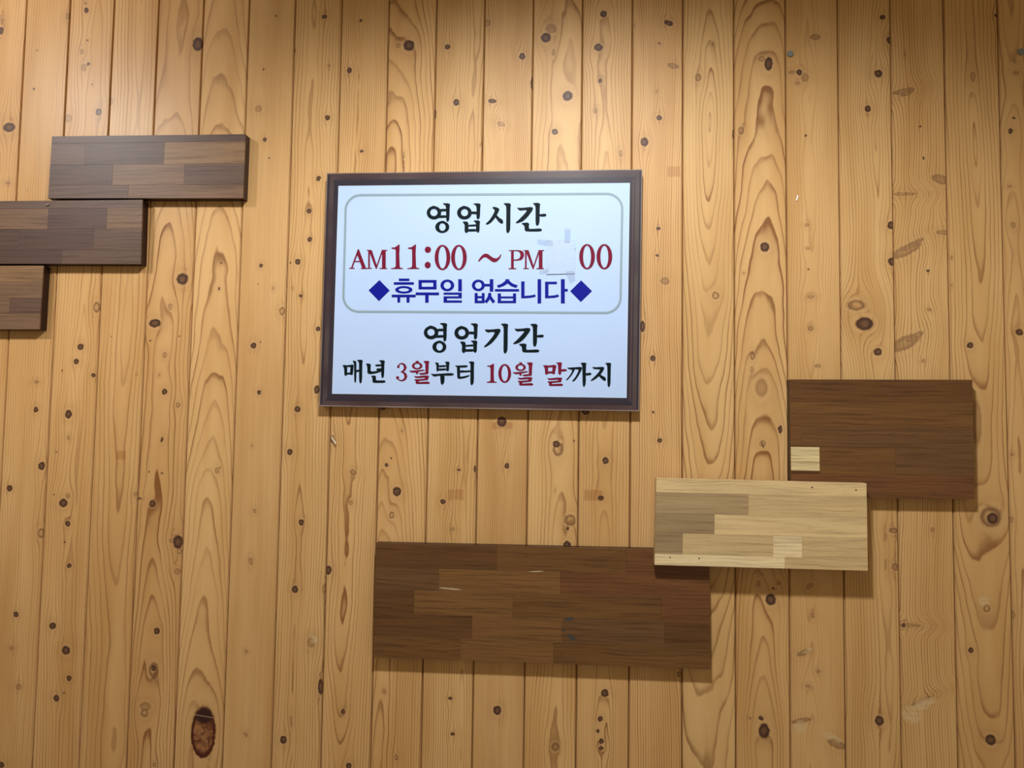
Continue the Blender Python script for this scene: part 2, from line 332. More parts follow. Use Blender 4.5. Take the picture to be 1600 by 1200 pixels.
def plank_mesh():
    h = PITCH_M/2 - .00045; ch, dp, th = .0019, .0022, .012
    prof = [(-h, th), (-h, dp), (-h + ch*.55, dp*.28), (-h + ch, 0), (h - ch, 0), (h - ch*.55, dp*.28), (h, dp), (h, th)]
    n = len(prof); v = [(x, y, ZB + .002) for x, y in prof] + [(x, y, ZT - .002) for x, y in prof]
    fs = [tuple(range(n)), tuple(range(2*n - 1, n - 1, -1))]
    for i in range(n):
        j = (i+1) % n; fs.append((i, j, n + j, n + i))
    return outward(mesh('plank', v, fs))
pm = plank_mesh(); pm.materials.append(plain('pine', (.5, .3, .12, 1)))
rj = random.Random(2)
for k in range(K0, K1):
    o = bpy.data.objects.new('plank', pm); C.objects.link(o); o.parent = wall
    o.location = ((k + .5)*PITCH_M, rj.uniform(-.0003, .0003), EYE)
    o.material_slots[0].link = 'OBJECT'; o.material_slots[0].material = plank_mat(k)

fl = plain('floor_screed', (.30, .26, .22, 1), .6, scale=4)
cm = plain('ceiling_paint', (.62, .58, .52, 1), .8, scale=4)
v, f = slab([(xa, 0), (xb, 0), (xb, -.05), (xa, -.05)], -.04, 3.2)
tag(link('floor', outward(mesh('floor', v, f)), fl), kind='structure', label='plain floor below the plank wall')
v, f = slab([(xa, CEIL + .05), (xb, CEIL + .05), (xb, CEIL), (xa, CEIL)], -.04, 3.2)
tag(link('ceiling', outward(mesh('ceiling', v, f)), cm), kind='structure', label='plain ceiling above the plank wall')

# recessed-look ceiling downlights (their light is set at the top of the script)
white = plain('lamp_trim', (.8, .8, .78, 1), .4)
for i, (lx, ly, pw, colr, beam, soft, aim) in enumerate(LAMPS):
    r = empty('downlight', (lx, ly, CEIL)); n = 40
    tag(r, ['round ceiling downlight above the left end of the plank wall', 'round ceiling downlight above the framed sign'][i], 'lamp')
    vv = []; ff = []
    for q, (rad, z) in enumerate([(.105, 0), (.105, -.004), (.098, -.007), (.084, -.007), (.080, -.003), (.080, 0)]):
        for a in range(n): vv.append((rad*math.cos(a*2*math.pi/n), rad*math.sin(a*2*math.pi/n), z))
    for q in range(5):
        for a in range(n): ff.append((q*n + a, q*n + (a+1) % n, (q+1)*n + (a+1) % n, (q+1)*n + a))
    link('trim_ring', outward(mesh('trim_ring', vv, ff)), white, r)
    vv = [(.08*math.cos(a*2*math.pi/n), .08*math.sin(a*2*math.pi/n), -.003) for a in range(n)]
    link('diffuser', mesh('diffuser', vv, [tuple(range(n))]), plain('diffuser', (.85, .85, .83, 1), .3), r)

# ------------------------------------------------------------------ butcher-block boards
def stave_mat(name, lines, pores, rough=.42):
    m, nt, b = base_mat(name)
    tc = nt.new('ShaderNodeTexCoord').outputs['Object']
    oi = nt.new('ShaderNodeObjectInfo')
    sep = nt.new('ShaderNodeSeparateXYZ'); nt.put(sep.inputs[0], tc)
    X, Z = sep.outputs[0], sep.outputs[2]
    off = nt.m('MULTIPLY', oi.outputs['Random'], 57.0)
    wav = nt.noise(nt.comb(nt.m('MULTIPLY', X, 9), off, nt.m('MULTIPLY', Z, 30)), 1, 2)
    Z2 = nt.m('MULTIPLY_ADD', wav, .010, Z)
    g1 = nt.noise(nt.comb(nt.m('MULTIPLY', X, 9), off, nt.m('MULTIPLY', Z2, 380)), 1, 4, .6)
    g2 = nt.noise(nt.comb(nt.m('MULTIPLY', X, 55), off, nt.m('MULTIPLY', Z2, 1100)), 1, 3, .6)
    g3 = nt.noise(nt.comb(nt.m('MULTIPLY', X, 5), off, nt.m('MULTIPLY', Z2, 60)), 1, 2, .5)
    base = oi.outputs['Color']
    dk = nt.mix(1.0, base, (.42, .36, .33, 1), 'MULTIPLY')
    lt = nt.mix(1.0, base, (1.45, 1.45, 1.4, 1), 'MULTIPLY')
    col = nt.mix(nt.smooth(g3, .3, .7), base, nt.mix(.4, base, lt))
    col = nt.mix(nt.m('MULTIPLY', nt.smooth(g1, .46, .68), lines), col, dk)
    col = nt.mix(nt.m('MULTIPLY', nt.smooth(g1, .45, .28), lines*.55), col, lt)
    col = nt.mix(nt.m('MULTIPLY', nt.smooth(g2, .55, .72), pores), col, dk)
    nt.put(b.inputs['Base Color'], col)
    b.inputs['Roughness'].default_value = rough; b.inputs['Specular IOR Level'].default_value = .35
    bump(nt, b, nt.m('ADD', g1, nt.m('MULTIPLY', g2, .5)), .25, .0004)
    return m
DARKM = stave_mat('dark_oiled_hardwood', .62, .45)
LIGHTM = stave_mat('pale_unfinished_hardwood', .42, .30, .6)
PALEM = stave_mat('weathered_pale_inlay', .8, .35, .6)

D = dict(a=(.082, .043, .033), b=(.108, .060, .042), c=(.165, .092, .052), d=(.215, .122, .058), e=(.112, .047, .014), f=(.140, .062, .018),
         g=(.172, .080, .024), r=(.142, .056, .019), p=(.62, .49, .25), o=(.130, .060, .021))
Lc = dict(p=(.60, .44, .215), q=(.53, .38, .18), t=(.37, .255, .125), u=(.30, .205, .10), w=(.69, .54, .30))

def panel(name, label, quad_px, front, back, staves, pal, mat, bev, group, sidecol, thick=.003, cut=None):
    """quad_px: photo corners of the front face TL TR BR BL; staves: (x0, x1, y0, y1, tone) in pixels, straightened to the board"""
    q = [at(x, y, front) for x, y in quad_px]
    org = Vector(((q[2].x + q[3].x)/2, -back, (q[2].z + q[3].z)/2))
    r = empty(name, org); tag(r, label, 'wood panel', group)
    # the body behind the face staves
    body = [(p.x - org.x, p.z - org.z) for p in q]
    v, f = slab(body, 0, front - back - thick)
    bo = link('body', outward(mesh('body', v, f)), mat, r); bo.color = (*sidecol, 1)
    XL = (quad_px[0][0] + quad_px[3][0])/2; XR = (quad_px[1][0] + quad_px[2][0])/2
    YT = (quad_px[0][1] + quad_px[1][1])/2; YB = (quad_px[2][1] + quad_px[3][1])/2
    def bl(u, w):
        u = min(1, max(0, u)); w = min(1, max(0, w))
        t = q[0].lerp(q[1], u); b_ = q[3].lerp(q[2], u); return t.lerp(b_, w)
    gap = .00005
    for (x0, x1, y0, y1, tone) in staves:
        u0, u1, w0, w1 = (x0 - XL)/(XR - XL), (x1 - XL)/(XR - XL), (y0 - YT)/(YB - YT), (y1 - YT)/(YB - YT)
        if u1 > .99: u1 = 1
        if u0 < .01: u0 = 0
        if w0 < .01: w0 = 0
        if w1 > .99: w1 = 1
        cs = [bl(u0, w0), bl(u1, w0), bl(u1, w1), bl(u0, w1)]
        c = (cs[0] + cs[2])/2
        loc = [(p.x - c.x - math.copysign(gap, p.x - c.x), p.z - c.z - math.copysign(gap, p.z - c.z)) for p in cs]
        th = thick + rj.uniform(-.00015, .00005)
        v, f = slab(loc, 0, th, .00018)
        o = link('stave', outward(mesh('stave', v, f)), PALEM if (mat is DARKM and tone == 'p') else mat, r)
        o.location = (c.x - org.x, -(front - back - thick), c.z - org.z)
        o.color = (*pal[tone], 1)
        if mat is DARKM and tone == 'p': tag(o, 'pale streaked inlay stave')
    return r

T1 = .020
GL = 'dark butcher-block wall panels'
panel('wood_panel', 'dark brown wood block panel at upper left, topmost of three stepped', [(81, 213), (383.5, 209.5), (379.5, 309.5), (75, 310)], T1, 0,
      [(78, 382, 211, 222.5, 'a'), (78, 133, 222.5, 256.5, 'b'), (133, 257, 222.5, 256.5, 'a'), (257, 382, 222.5, 256.5, 'd'),
       (78, 178, 256.5, 289, 'a'), (178, 290, 256.5, 289, 'c'), (290, 382, 256.5, 289, 'b'), (78, 204, 289, 310, 'b'), (204, 382, 289, 310, 'c')],
      D, DARKM, .001, GL, (.022, .007, .004))
panel('wood_panel', 'dark brown wood block panel at left edge, middle one of three stepped', [(-92, 315), (222.7, 312), (219.5, 412.5), (-98, 412)], T1, 0,
      [(-95, 221, 313, 326, 'b'), (-95, -20, 326, 358, 'b'), (-20, 75.5, 326, 358, 'c'), (75.5, 167, 326, 358, 'a'), (167, 221, 326, 358, 'c'),
       (-95, 30, 358, 391, 'a'), (30, 148, 358, 391, 'a'), (148, 221, 358, 391, 'b'), (-95, 100, 391, 412, 'a'), (100, 221, 391, 412, 'b')],
      D, DARKM, .001, GL, (.022, .007, .004))
panel('wood_panel', 'short brown wood block panel at left edge, lowest of three stepped', [(-250, 416), (67.5, 415), (61.2, 514.8), (-256, 514)], T1, 0,
      [(-253, -60, 415.5, 440, 'b'), (-60, 64, 415.5, 440, 'd'), (-253, 64, 440, 466, 'c'), (-253, -90, 466, 490, 'b'), (-90, 16.5, 466, 490, 'c'), (16.5, 64, 466, 490, 'b'),
       (-253, -40, 490, 514.5, 'b'), (-40, 64, 490, 514.5, 'c')],
      D, DARKM, .001, GL, (.022, .007, .004))
panel('wood_panel', 'dark brown wood block panel at right with small pale inlay in its corner', [(1234.5, 592.8), (1519.5, 593.3), (1522.8, 780.2), (1237, 776)], T1, 0,
      [(1235, 1521, 593, 629, 'e'), (1235, 1521, 629, 667, 'f'), (1235, 1253, 667, 700, 'f'), (1253, 1521, 667, 700, 'o'),
       (1235, 1281, 700, 712, 'p'), (1235, 1281, 712, 718, 'p'), (1235, 1281, 718, 737.5, 'p'), (1235, 1281, 737.5, 742, 'e'), (1281, 1400, 700, 742, 'f'), (1400, 1521, 700, 742, 'o'), (1235, 1521, 742, 778, 'r')],
      D, DARKM, .001, GL, (.026, .009, .004))
BP = panel('wood_panel', 'largest dark brown wood block panel, low in the middle under the sign', [(587.2, 848.5), (1108, 860), (1110.8, 1046), (583, 1027)], T1, 0,
      [(585, 780, 854, 893, 'e'), (780, 983, 854, 893, 'f'), (983, 1109, 854, 893, 'r'),
       (585, 688, 893, 928, 'o'), (688, 880, 893, 928, 'g'), (880, 1109, 893, 928, 'r'),
       (585, 649, 928, 966, 'e'), (649, 806, 928, 966, 'g'), (806, 1036, 928, 966, 'f'), (1036, 1109, 928, 966, 'r'),
       (585, 742, 966, 1002, 'e'), (742, 883, 966, 1002, 'g'), (883, 1040, 966, 1002, 'o'), (1040, 1109, 966, 1002, 'e'),
       (585, 724, 1002, 1036.5, 'f'), (724, 870, 1002, 1036.5, 'g'), (870, 1109, 1002, 1036.5, 'f')],
      D, DARKM, .001, GL, (.030, .010, .005))
LP = panel('wood_panel', 'pale unfinished wood block panel overlapping the dark panels at lower right', [(1025.5, 747.2), (1354, 755.2), (1356.3, 892), (1022.8, 882.8)], .0405, T1 + .0005,
      [(1024, 1355, 751.2, 773, 'p'), (1024, 1171, 773, 806, 't'), (1171, 1355, 773, 806, 'q'), 
       (1024, 1118, 806, 837, 'u'), (1118, 1355, 806, 837, 'p'), (1024, 1068, 837, 869.5, 'u'), (1068, 1210, 837, 869.5, 'q'), (1210, 1255, 837, 869.5, 'w'), (1255, 1355, 837, 869.5, 'q'),
       (1024, 1228, 869.5, 887.4, 'w'), (1228, 1355, 869.5, 887.4, 'q')],
      Lc, LIGHTM, .001, None, (.52, .38, .20))
def spots(root, name, label, depth, mat, items):
    """flat blemishes in a panel's face: (px, py, rx, ry, tilt)"""
    for px, py, rx, ry, ang in items:
        c = at(px, py, depth); mp = CAMD/FPX; a = math.radians(ang); n = 14
        pr = random.Random(int(px)); vv = []
        for i in range(n):
            t = i*2*math.pi/n; k_ = pr.uniform(.75, 1.15); u_, w_ = rx*mp*math.cos(t)*k_, ry*mp*math.sin(t)*k_
            vv.append((u_*math.cos(a) - w_*math.sin(a), -.00012, u_*math.sin(a) + w_*math.cos(a)))
        o = link(name, mesh(name, vv, [tuple(range(n))]), mat, root); o.location = (c.x - root.location.x, c.y - root.location.y, c.z - root.location.z)
        tag(o, label)
spots(BP, 'filler_spot', 'dark grey filler in the wood', T1, plain('grey_filler', (.052, .043, .034, 1), .7), [(889, 967, 8, 3.2, 12), (893, 996, 7, 3.8, -35), (880, 985, 2.2, 2, 0)])
spots(BP, 'pale_scar', 'pale worn scar', T1, plain('pale_scar', (.42, .31, .17, 1), .6), [(705, 920, 18, 1.5, -3), (838, 893, 12, 1.0, 4)])
spots(LP, 'nail_hole', 'small dark nail hole', .0405, plain('nail_hole', (.03, .02, .01, 1), .7), [(1047, 871, 1.3, 1.0, 0), (1092.5, 872.5, 1.4, 1.0, 0), (1269, 761.5, 1.5, 1.1, 0), (1337.5, 765.5, 1.3, 1.1, 0)])
# the batten that carries the pale board, out of sight between it and the wall
bq = [at(1130, 800, 0), at(1225, 803, 0), at(1225, 838, 0), at(1130, 836, 0)]
v, f = slab([(p.x - LP.location.x, p.z - LP.location.z) for p in bq], -(T1 + .0005), 0)
bt = link('batten', outward(mesh('batten', v, f)), LIGHTM, LP); bt.color = (.3, .2, .1, 1)

# ------------------------------------------------------------------ the sign
SF = .018                                   # front of the sign
so = at(749, 455, SF)
sign = empty('sign', (so.x, 0, so.z))
tag(sign, 'white business-hours sign with Korean lettering in a dark printed frame', 'sign')
def sp(px, py, lift=0.0):
    p = at(px, py, SF); return Vector((p.x - so.x, -(SF + lift), p.z - so.z))
OUT = [(510.8, 270.6), (1003.6, 264.6), (998.6, 642.6), (498.8, 634.6)]
INN = [(529, 290.6), (984.2, 286), (979, 621.8), (519, 615.3)]
q = [sp(*p) for p in OUT]
back_m = plain('sign_backing', (.30, .26, .24, 1), .45)
v, f = slab([(p.x, p.z) for p in q], .0, SF, .0006)
link('board', outward(mesh('board', v, f)), back_m, sign)

def frame_mat(name, col, col2):
    m, nt, b = base_mat(name)
    tc = nt.new('ShaderNodeTexCoord').outputs['Object']
    n = nt.noise(tc, 9, 2); n2 = nt.noise(tc, 700, 2)
    c = nt.mix(nt.smooth(n, .35, .65), col, col2)
    c = nt.mix(nt.m('MULTIPLY', n2, .25), c, (.12, .09, .09, 1))
    nt.put(b.inputs['Base Color'], nt.mix(1.0, c, (.68, .68, .66, 1), 'MULTIPLY')); b.inputs['Roughness'].default_value = .4; b.inputs['Specular IOR Level'].default_value = .2
    return m
FM = [frame_mat('frame_outer_print', lin(98, 76, 78), lin(82, 60, 62)), frame_mat('frame_middle_print', lin(96, 82, 80), lin(70, 54, 64)),
      frame_mat('frame_inner_print', lin(52, 46, 58), lin(60, 46, 54)), frame_mat('frame_navy_print', lin(48, 48, 66), lin(58, 50, 62)),
      frame_mat('frame_edge_light', lin(176, 160, 150), lin(150, 130, 120))]
def lerp2(a, b, t): return (a[0] + (b[0] - a[0])*t, a[1] + (b[1] - a[1])*t)
# top: edge / outer / inner ; bottom the same; the uprights carry a lighter middle band and run past the top rail
bands = {0: [(0, .06, 4), (.06, .35, 0), (.35, .55, 1), (.55, 1, 3)],           # top
         1: [(0, .06, 4), (.06, .22, 2), (.22, .55, 1), (.55, .64, 2), (.64, .78, 0), (.78, 1, 2)],   # right
         2: [(0, .07, 4), (.07, .42, 0), (.42, .62, 2), (.62, 1, 3)],           # bottom
         3: [(0, .06, 4), (.06, .26, 2), (.26, .62, 1), (.62, .74, 2), (.74, 1, 3)]}   # left
vv, ff, mi = [], [], []
for s_, bs in bands.items():
    a0, a1 = OUT[s_], OUT[(s_+1) % 4]; b0, b1 = INN[s_], INN[(s_+1) % 4]
    for t0, t1, m_ in bs:
        base_ = len(vv)
        for c_ in (lerp2(a0, b0, t0), lerp2(a1, b1, t0), lerp2(a1, b1, t1), lerp2(a0, b0, t1)): vv.append(sp(*c_, .0003))
        ff.append((base_, base_+1, base_+2, base_+3)); mi.append(m_)
pf = link('printed_frame', mesh('printed_frame', vv, ff, mi), FM, sign); tag(pf, 'dark brown printed frame border')
def print_mat(name, col, rough=.5, spec=.2):
    m, nt, b = base_mat(name)
    n = nt.noise(nt.new('ShaderNodeTexCoord').outputs['Object'], 14, 2)
    nt.put(b.inputs['Base Color'], nt.mix(n, col, tuple(c*.94 for c in col[:3]) + (1,)))
    b.inputs['Roughness'].default_value = rough; b.inputs['Specular IOR Level'].default_value = spec
    return m
FACE = print_mat('sign_white_print', (.475, .625, .895, 1))
EDGEW = print_mat('sign_white_rim', (.60, .72, .90, 1))
link('white_face', mesh('white_face', [sp(*p, .0004) for p in INN], [(0, 1, 2, 3)]), FACE, sign)
vv, ff = [], []
for i in range(4):
    j = (i+1) % 4; a = INN[i]; b_ = INN[j]; c = (752.8, 453.4); w = .0035
    base_ = len(vv); vv += [sp(*a, .0006), sp(*b_, .0006), sp(*lerp2(b_, c, w), .0006), sp(*lerp2(a, c, w), .0006)]; ff.append((base_, base_+1, base_+2, base_+3))
link('white_rim', mesh('white_rim', vv, ff), EDGEW, sign)

# rounded grey line around the opening hours
cen = [(540.2, 305), (972.2, 303), (969.6, 489), (536.8, 487)]; Rr = 24; hw = 1.75
path = []
for i, (c, a0) in enumerate(zip([(1, 1), (-1, 1), (-1, -1), (1, -1)], [180, 270, 0, 90])):
    px, py = cen[i]; ccx, ccy = px + c[0]*Rr, py + c[1]*Rr
    for k in range(13):
        a = math.radians(a0 + k*90/12); path.append((ccx, ccy, math.cos(a), math.sin(a)))
vv, ff = [], []
for (x, y, nx, ny) in path:
    vv += [sp(x + nx*(Rr + hw), y + ny*(Rr + hw), .0008), sp(x + nx*(Rr - hw), y + ny*(Rr - hw), .0008)]
n = len(path)
for i in range(n):
    j = (i+1) % n; ff.append((2*i, 2*j, 2*j + 1, 2*i + 1))
link('rounded_outline', mesh('rounded_outline', vv, ff), print_mat('grey_green_print', lin(140, 162, 172)), sign)

# lettering --------------------------------------------------------------
def ell(cx, cy, rx, ry, n=28): return [(cx + rx*math.cos(i*2*math.pi/n), cy + ry*math.sin(i*2*math.pi/n)) for i in range(n)]
def box(x0, y0, x1, y1): return [[(x0, y0), (x1, y0), (x1, y1), (x0, y1)]]
def O(cx, cy, rx, ry, ix, iy, icx=None, icy=None):
    return [ell(cx, cy, rx, ry), ell(icx if icx is not None else cx, icy if icy is not None else cy, ix, iy)]
def P(s): 
    a = [float(t) for t in s.replace(',', ' ').split()]; return [[(a[i], a[i+1]) for i in range(0, len(a), 2)]]
def rib(pts):
    """variable width pen stroke: (x, y, half width)"""
    L_, R_ = [], []
    for i, (x, y, w) in enumerate(pts):
        a = pts[max(0, i-1)]; b_ = pts[min(len(pts)-1, i+1)]
        dx_, dy_ = b_[0] - a[0], b_[1] - a[1]; l = math.hypot(dx_, dy_) or 1
        L_.append((x - dy_/l*w, y + dx_/l*w)); R_.append((x + dy_/l*w, y - dx_/l*w))
    return [L_ + R_[::-1]]
def sh(shapes, dx_, dy_, s=1.0): return [[[(x*s + dx_, y*s + dy_) for x, y in lp] for lp in sc_] for sc_ in shapes]
def rounded(lp, it=1):
    """soften a traced outline a little, as pen strokes are"""
    for _ in range(it):
        o_ = []
        for i in range(len(lp)):
            a = lp[i]; b_ = lp[(i+1) % len(lp)]
            o_ += [(a[0]*.8 + b_[0]*.2, a[1]*.8 + b_[1]*.2), (a[0]*.2 + b_[0]*.8, a[1]*.2 + b_[1]*.8)]
        lp = o_
    return lp
def letter(label, ox, oy, shapes, mat, soft=False):
    """one character of the sign, traced in 0.15 pixel units from (ox, oy); each pen stroke a hair above the last"""
    vv, ff = [], []; lift = .0009
    for shp in shapes:
        loops = [[(ox + x*.15, oy + y*.15) for x, y in (rounded(lp) if soft and len(lp) < 24 else lp)] for lp in shp]
        L3 = [[Vector((x, -y, 0)) for x, y in lp] for lp in loops]
        base_ = len(vv)
        for lp in loops: vv += [sp(x, y, lift) for x, y in lp]
        ff += [tuple(base_ + i for i in t) for t in tessellate_polygon(L3)]
        lift += .000015
    org = Vector(vv[0]); org = sum((Vector(v) for v in vv), Vector())/len(vv)
    me = mesh('letter', [v - org for v in vv], ff)
    bm = bmesh.new(); bm.from_mesh(me)
    for fc in bm.faces:
        fc.normal_update()
        if fc.normal.y > 0: fc.normal_flip()
    bm.to_mesh(me); bm.free()
    tag(link('letter', me, mat, sign, org), label)
def letters(label, groups, mat, soft=False):
    for ox, oy, glyphs in groups:
        for gl in glyphs: letter(label, ox, oy, gl, mat, soft)

YEONG = [O(255, 218, 76, 70, 38, 37, 254, 215), P('232,150 245,144 275,150 284,166 270,180 240,172'),
    P('300,182 345,176 400,178 400,202 345,204 305,208'), P('305,248 345,243 395,245 395,268 335,272 300,272'),
    P('348,118 405,118 424,130 419,160 416,285 405,308 392,312 382,295 380,160 372,138 350,130'),
    O(341, 366, 73, 62, 33, 40, 343, 366), P('322,302 362,302 370,318 345,330 328,318')]
EOP = [O(572, 218, 77, 70, 37, 37, 573, 216), P('550,150 563,144 590,150 600,166 586,180 557,172'),
    P('635,210 660,203 705,206 705,234 665,232 640,228'),
    P('665,120 722,118 742,130 737,160 734,262 722,284 705,285 697,268 698,160 688,138 668,130'),
    P('553,308 600,308 614,325 614,398 606,422 590,430 572,410 575,345 562,325'),
    P('668,298 722,296 736,310 731,335 730,400 722,422 706,425 692,405 692,335 684,315 670,308'),
    P('605,344 700,337 700,358 605,362'), P('600,388 700,386 700,412 600,414')]
I_ = [P('980,118 1035,116 1057,128 1051,165 1050,385 1040,415 1022,433 1008,415 1006,385 1008,170 1003,142 985,130')]
SI = [P('863,158 888,156 925,168 938,184 915,232 885,280 850,320 815,341 795,339 794,330 830,298 868,240 887,200 883,182 866,172'),
      P('908,240 932,268 967,288 977,310 972,330 955,332 928,312 903,278 888,256')] + I_
GIYEOK = [P('1120,164 1150,167 1200,164 1262,156 1287,165 1281,192 1230,262 1180,307 1130,326 1107,326 1106,318 1150,278 1200,225 1226,190 1180,191 1152,196 1130,182')]
GAN = GIYEOK + [P('1285,116 1340,113 1362,127 1356,160 1355,308 1345,343 1328,356 1312,335 1312,170 1308,142 1290,128'),
      P('1350,234 1400,227 1420,229 1427,242 1416,256 1385,258 1350,254'),
      P('1168,324 1225,318 1247,330 1242,360 1245,385 1280,385 1350,381 1372,384 1380,398 1366,413 1220,413 1200,402 1197,360 1188,345 1170,336')]
GI = [P('783,230 815,234 870,231 928,224 950,232 946,256 905,322 855,377 800,413 778,419 773,411 815,368 865,308 892,260 845,258 817,266 792,250')]
INK = print_mat('black_green_ink', lin(14, 26, 30), .5, .06); RED = print_mat('dark_red_ink', lin(116, 22, 48), .5, .08); BLUE = print_mat('blue_ink', lin(16, 24, 142), .5, .08)
letters('black brush lettering of the top heading', [(640, 300, [YEONG, EOP, SI, GAN])], INK, soft=True)
letters('black brush lettering of the lower heading', [(640, 480, [sh(YEONG, -30, 47), sh(EOP, -28, 50), GI + sh(I_, -28, 54), sh(GAN, -27, 59)])], INK, soft=True)

M_ = [box(288, 604, 335, 613), box(303, 608, 321, 796), box(286, 791, 342, 801), P('308,608 342,608 396,775 384,803'), P('444,608 460,608 392,803 380,797'),
      box(447, 608, 486, 796), box(444, 604, 503, 613), box(423, 791, 500, 802)]
A_ = [P('194,600 204,596 210,610 138,797 122,797'), P('192,600 207,597 282,797 243,797 184,640'), box(152, 719, 240, 731), box(105, 791, 162, 801), box(226, 791, 302, 802)]
ONE = [P('545,581 580,577 605,562 620,549 632,549 628,650 632,778 642,791 666,794 666,803 541,803 541,795 575,790 590,775 590,620 586,597 547,592')]
def ZERO(cx, cy, rx=82, ry=132, ix=41, iy=115): return [[ell(cx, cy, rx, ry, 36), ell(cx, cy, ix, iy, 36)]]
r3 = [A_, M_, ONE, sh(ONE, 170, 0), [[ell(925, 602, 33, 33)]], [[ell(923, 762, 32, 34)]], ZERO(1077, 683), ZERO(1248, 683)]
TIL = [P('713,722 725,700 742,675 768,650 795,642 820,648 850,672 880,690 905,692 928,680 950,648 957,652 945,688 915,722 890,733 860,727 830,704 800,682 775,681 748,703 722,727')]
PP = [box(1035, 606, 1090, 615), box(1057, 608, 1086, 797), box(1032, 794, 1110, 805),
      P('1080,606 1140,606 1172,614 1190,635 1193,660 1184,690 1160,711 1120,716 1080,716 1080,704 1115,703 1142,694 1154,668 1152,640 1136,621 1115,617 1080,617')]
letters('dark red opening-hours lettering', [(530, 300, r3), (640, 300, [TIL, PP, sh(M_, 899, 2)]), (740, 300, [ZERO(1182, 675), ZERO(1362, 675), [[ell(1025, 597, 33, 33)]]])], RED)

bl3 = [P('420,918 527,1027 415,1137 308,1025'), box(622, 902, 732, 928), box(570, 940, 779, 966), O(674, 1019, 90, 39, 54, 18), box(548, 1070, 797, 1097), box(607, 1095, 637, 1151), box(702, 1095, 734, 1152),
    [box(827, 917, 1015, 1015)[0], box(862, 945, 980, 987)[0]], box(797, 1047, 1041, 1075), box(896, 1074, 933, 1153),
    O(1127, 973, 72, 61, 37, 37), box(1240, 909, 1279, 1035), box(1088, 1048, 1278, 1070), box(1243, 1068, 1278, 1090), box(1088, 1087, 1278, 1108), box(1088, 1108, 1125, 1132), box(1088, 1130, 1279, 1153)]
bl2 = [O(717, 973, 68, 60, 34, 36), box(780, 958, 840, 984), box(835, 909, 873, 1038), box(678, 1053, 710, 1158), box(752, 1053, 782, 1158), box(708, 1085, 754, 1107), box(708, 1133, 754, 1158),
    P('820,1052 851,1052 852,1085 870,1112 893,1141 868,1161 837,1118 805,1159 778,1141 800,1115 816,1085'),
    P('1000,909 1038,909 1040,925 1070,952 1127,973 1112,1000 1060,983 1021,953 985,978 925,1000 909,975 960,955 995,928'), box(889, 1012, 1141, 1037),
    box(918, 1057, 952, 1158), box(1077, 1057, 1110, 1158), box(950, 1088, 1079, 1108), box(950, 1134, 1079, 1158),
    P('1162,932 1198,932 1198,1082 1260,1078 1310,1067 1313,1092 1260,1103 1200,1107 1162,1107'), box(1333, 909, 1371, 1161)]
bl4 = [P('744,935 868,935 868,961 780,961 780,1082 840,1077 883,1067 888,1092 840,1103 780,1107 744,1107'), box(909, 909, 950, 1161), box(948, 1010, 981, 1037), P('1120,921 1233,1033 1117,1146 1006,1034')]
letters('blue gothic lettering between two diamonds', [(530, 300, [bl3[:1], bl3[1:7], bl3[7:10], bl3[10:]]), (640, 300, [bl2[:8], bl2[8:14], bl2[14:]]), (740, 300, [bl4[:3], bl4[3:]])], BLUE)

MAE = [P('102,602 140,602 152,620 152,703 140,716 122,711 120,640 108,614'), P('140,604 212,600 212,620 148,625'), P('184,598 215,597 219,612 212,690 208,706 187,706 180,690 185,620'), P('145,682 205,680 205,699 145,703'),
    P('208,556 235,559 248,570 247,768 235,789 225,775 222,590 214,570'), P('245,654 280,650 280,671 245,676'), P('256,549 300,547 315,557 309,580 307,770 291,798 275,775 275,590 270,567 258,561')]
NYEON = [P('344,587 385,587 399,600 396,625 395,669 430,668 480,660 508,654 511,668 460,687 400,697 370,694 361,680 361,625 354,600'), P('442,598 500,594 517,600 511,613 460,618 445,611'), P('454,639 517,635 517,655 465,661 455,652'),
    P('484,554 525,551 545,561 539,590 536,718 520,743 505,720 505,590 498,569 487,563'), P('402,714 440,711 452,722 450,763 520,762 546,764 552,775 541,788 425,788 414,776 414,735 404,723')]
THREE = [rib([(683, 622, 3), (688, 604, 6), (703, 590, 6), (724, 586, 7), (744, 598, 12), (757, 626, 15), (748, 652, 12), (728, 668, 6), (708, 674, 4)]),
    rib([(712, 672, 4), (738, 680, 9), (757, 700, 14), (763, 724, 15), (752, 748, 12), (728, 764, 8), (704, 764, 6), (684, 752, 6), (674, 734, 5)]), [ell(684, 620, 14, 14, 16)], [ell(676, 734, 16, 16, 16)]]
RIEUL = [P('848,717 880,720 960,711 1002,714 1003,730 900,737 865,737'), P('963,714 1002,714 993,755 958,756'), P('850,751 900,750 992,741 993,758 900,768 875,770 858,765'), P('862,755 897,760 897,785 870,792'), P('864,778 900,780 990,774 1012,782 1006,798 880,799 866,794')]
WOL = [O(880, 611, 55, 38, 29, 23), P('864,560 893,558 900,576 868,578'), P('795,661 825,662 900,655 948,650 960,660 900,672 840,682 813,677'), P('863,672 892,670 890,690 877,700 868,692'),
    P('893,689 950,682 972,680 972,698 920,705'), P('944,561 990,558 1008,567 1001,590 998,688 985,702 965,690 965,590 954,575')] + RIEUL
BU = [P('1062,576 1095,576 1107,590 1104,660 1090,673 1080,656 1080,600'), P('1164,569 1205,566 1219,577 1214,600 1211,655 1200,671 1183,660 1183,600 1177,582'), P('1100,606 1187,602 1187,621 1100,626'), P('1095,639 1190,637 1190,657 1095,661'),
    P('1020,692 1050,697 1140,691 1220,686 1258,690 1264,704 1240,713 1150,713 1090,716 1060,724 1035,709'), P('1120,710 1166,710 1164,780 1151,801 1138,812 1125,792 1121,750')]
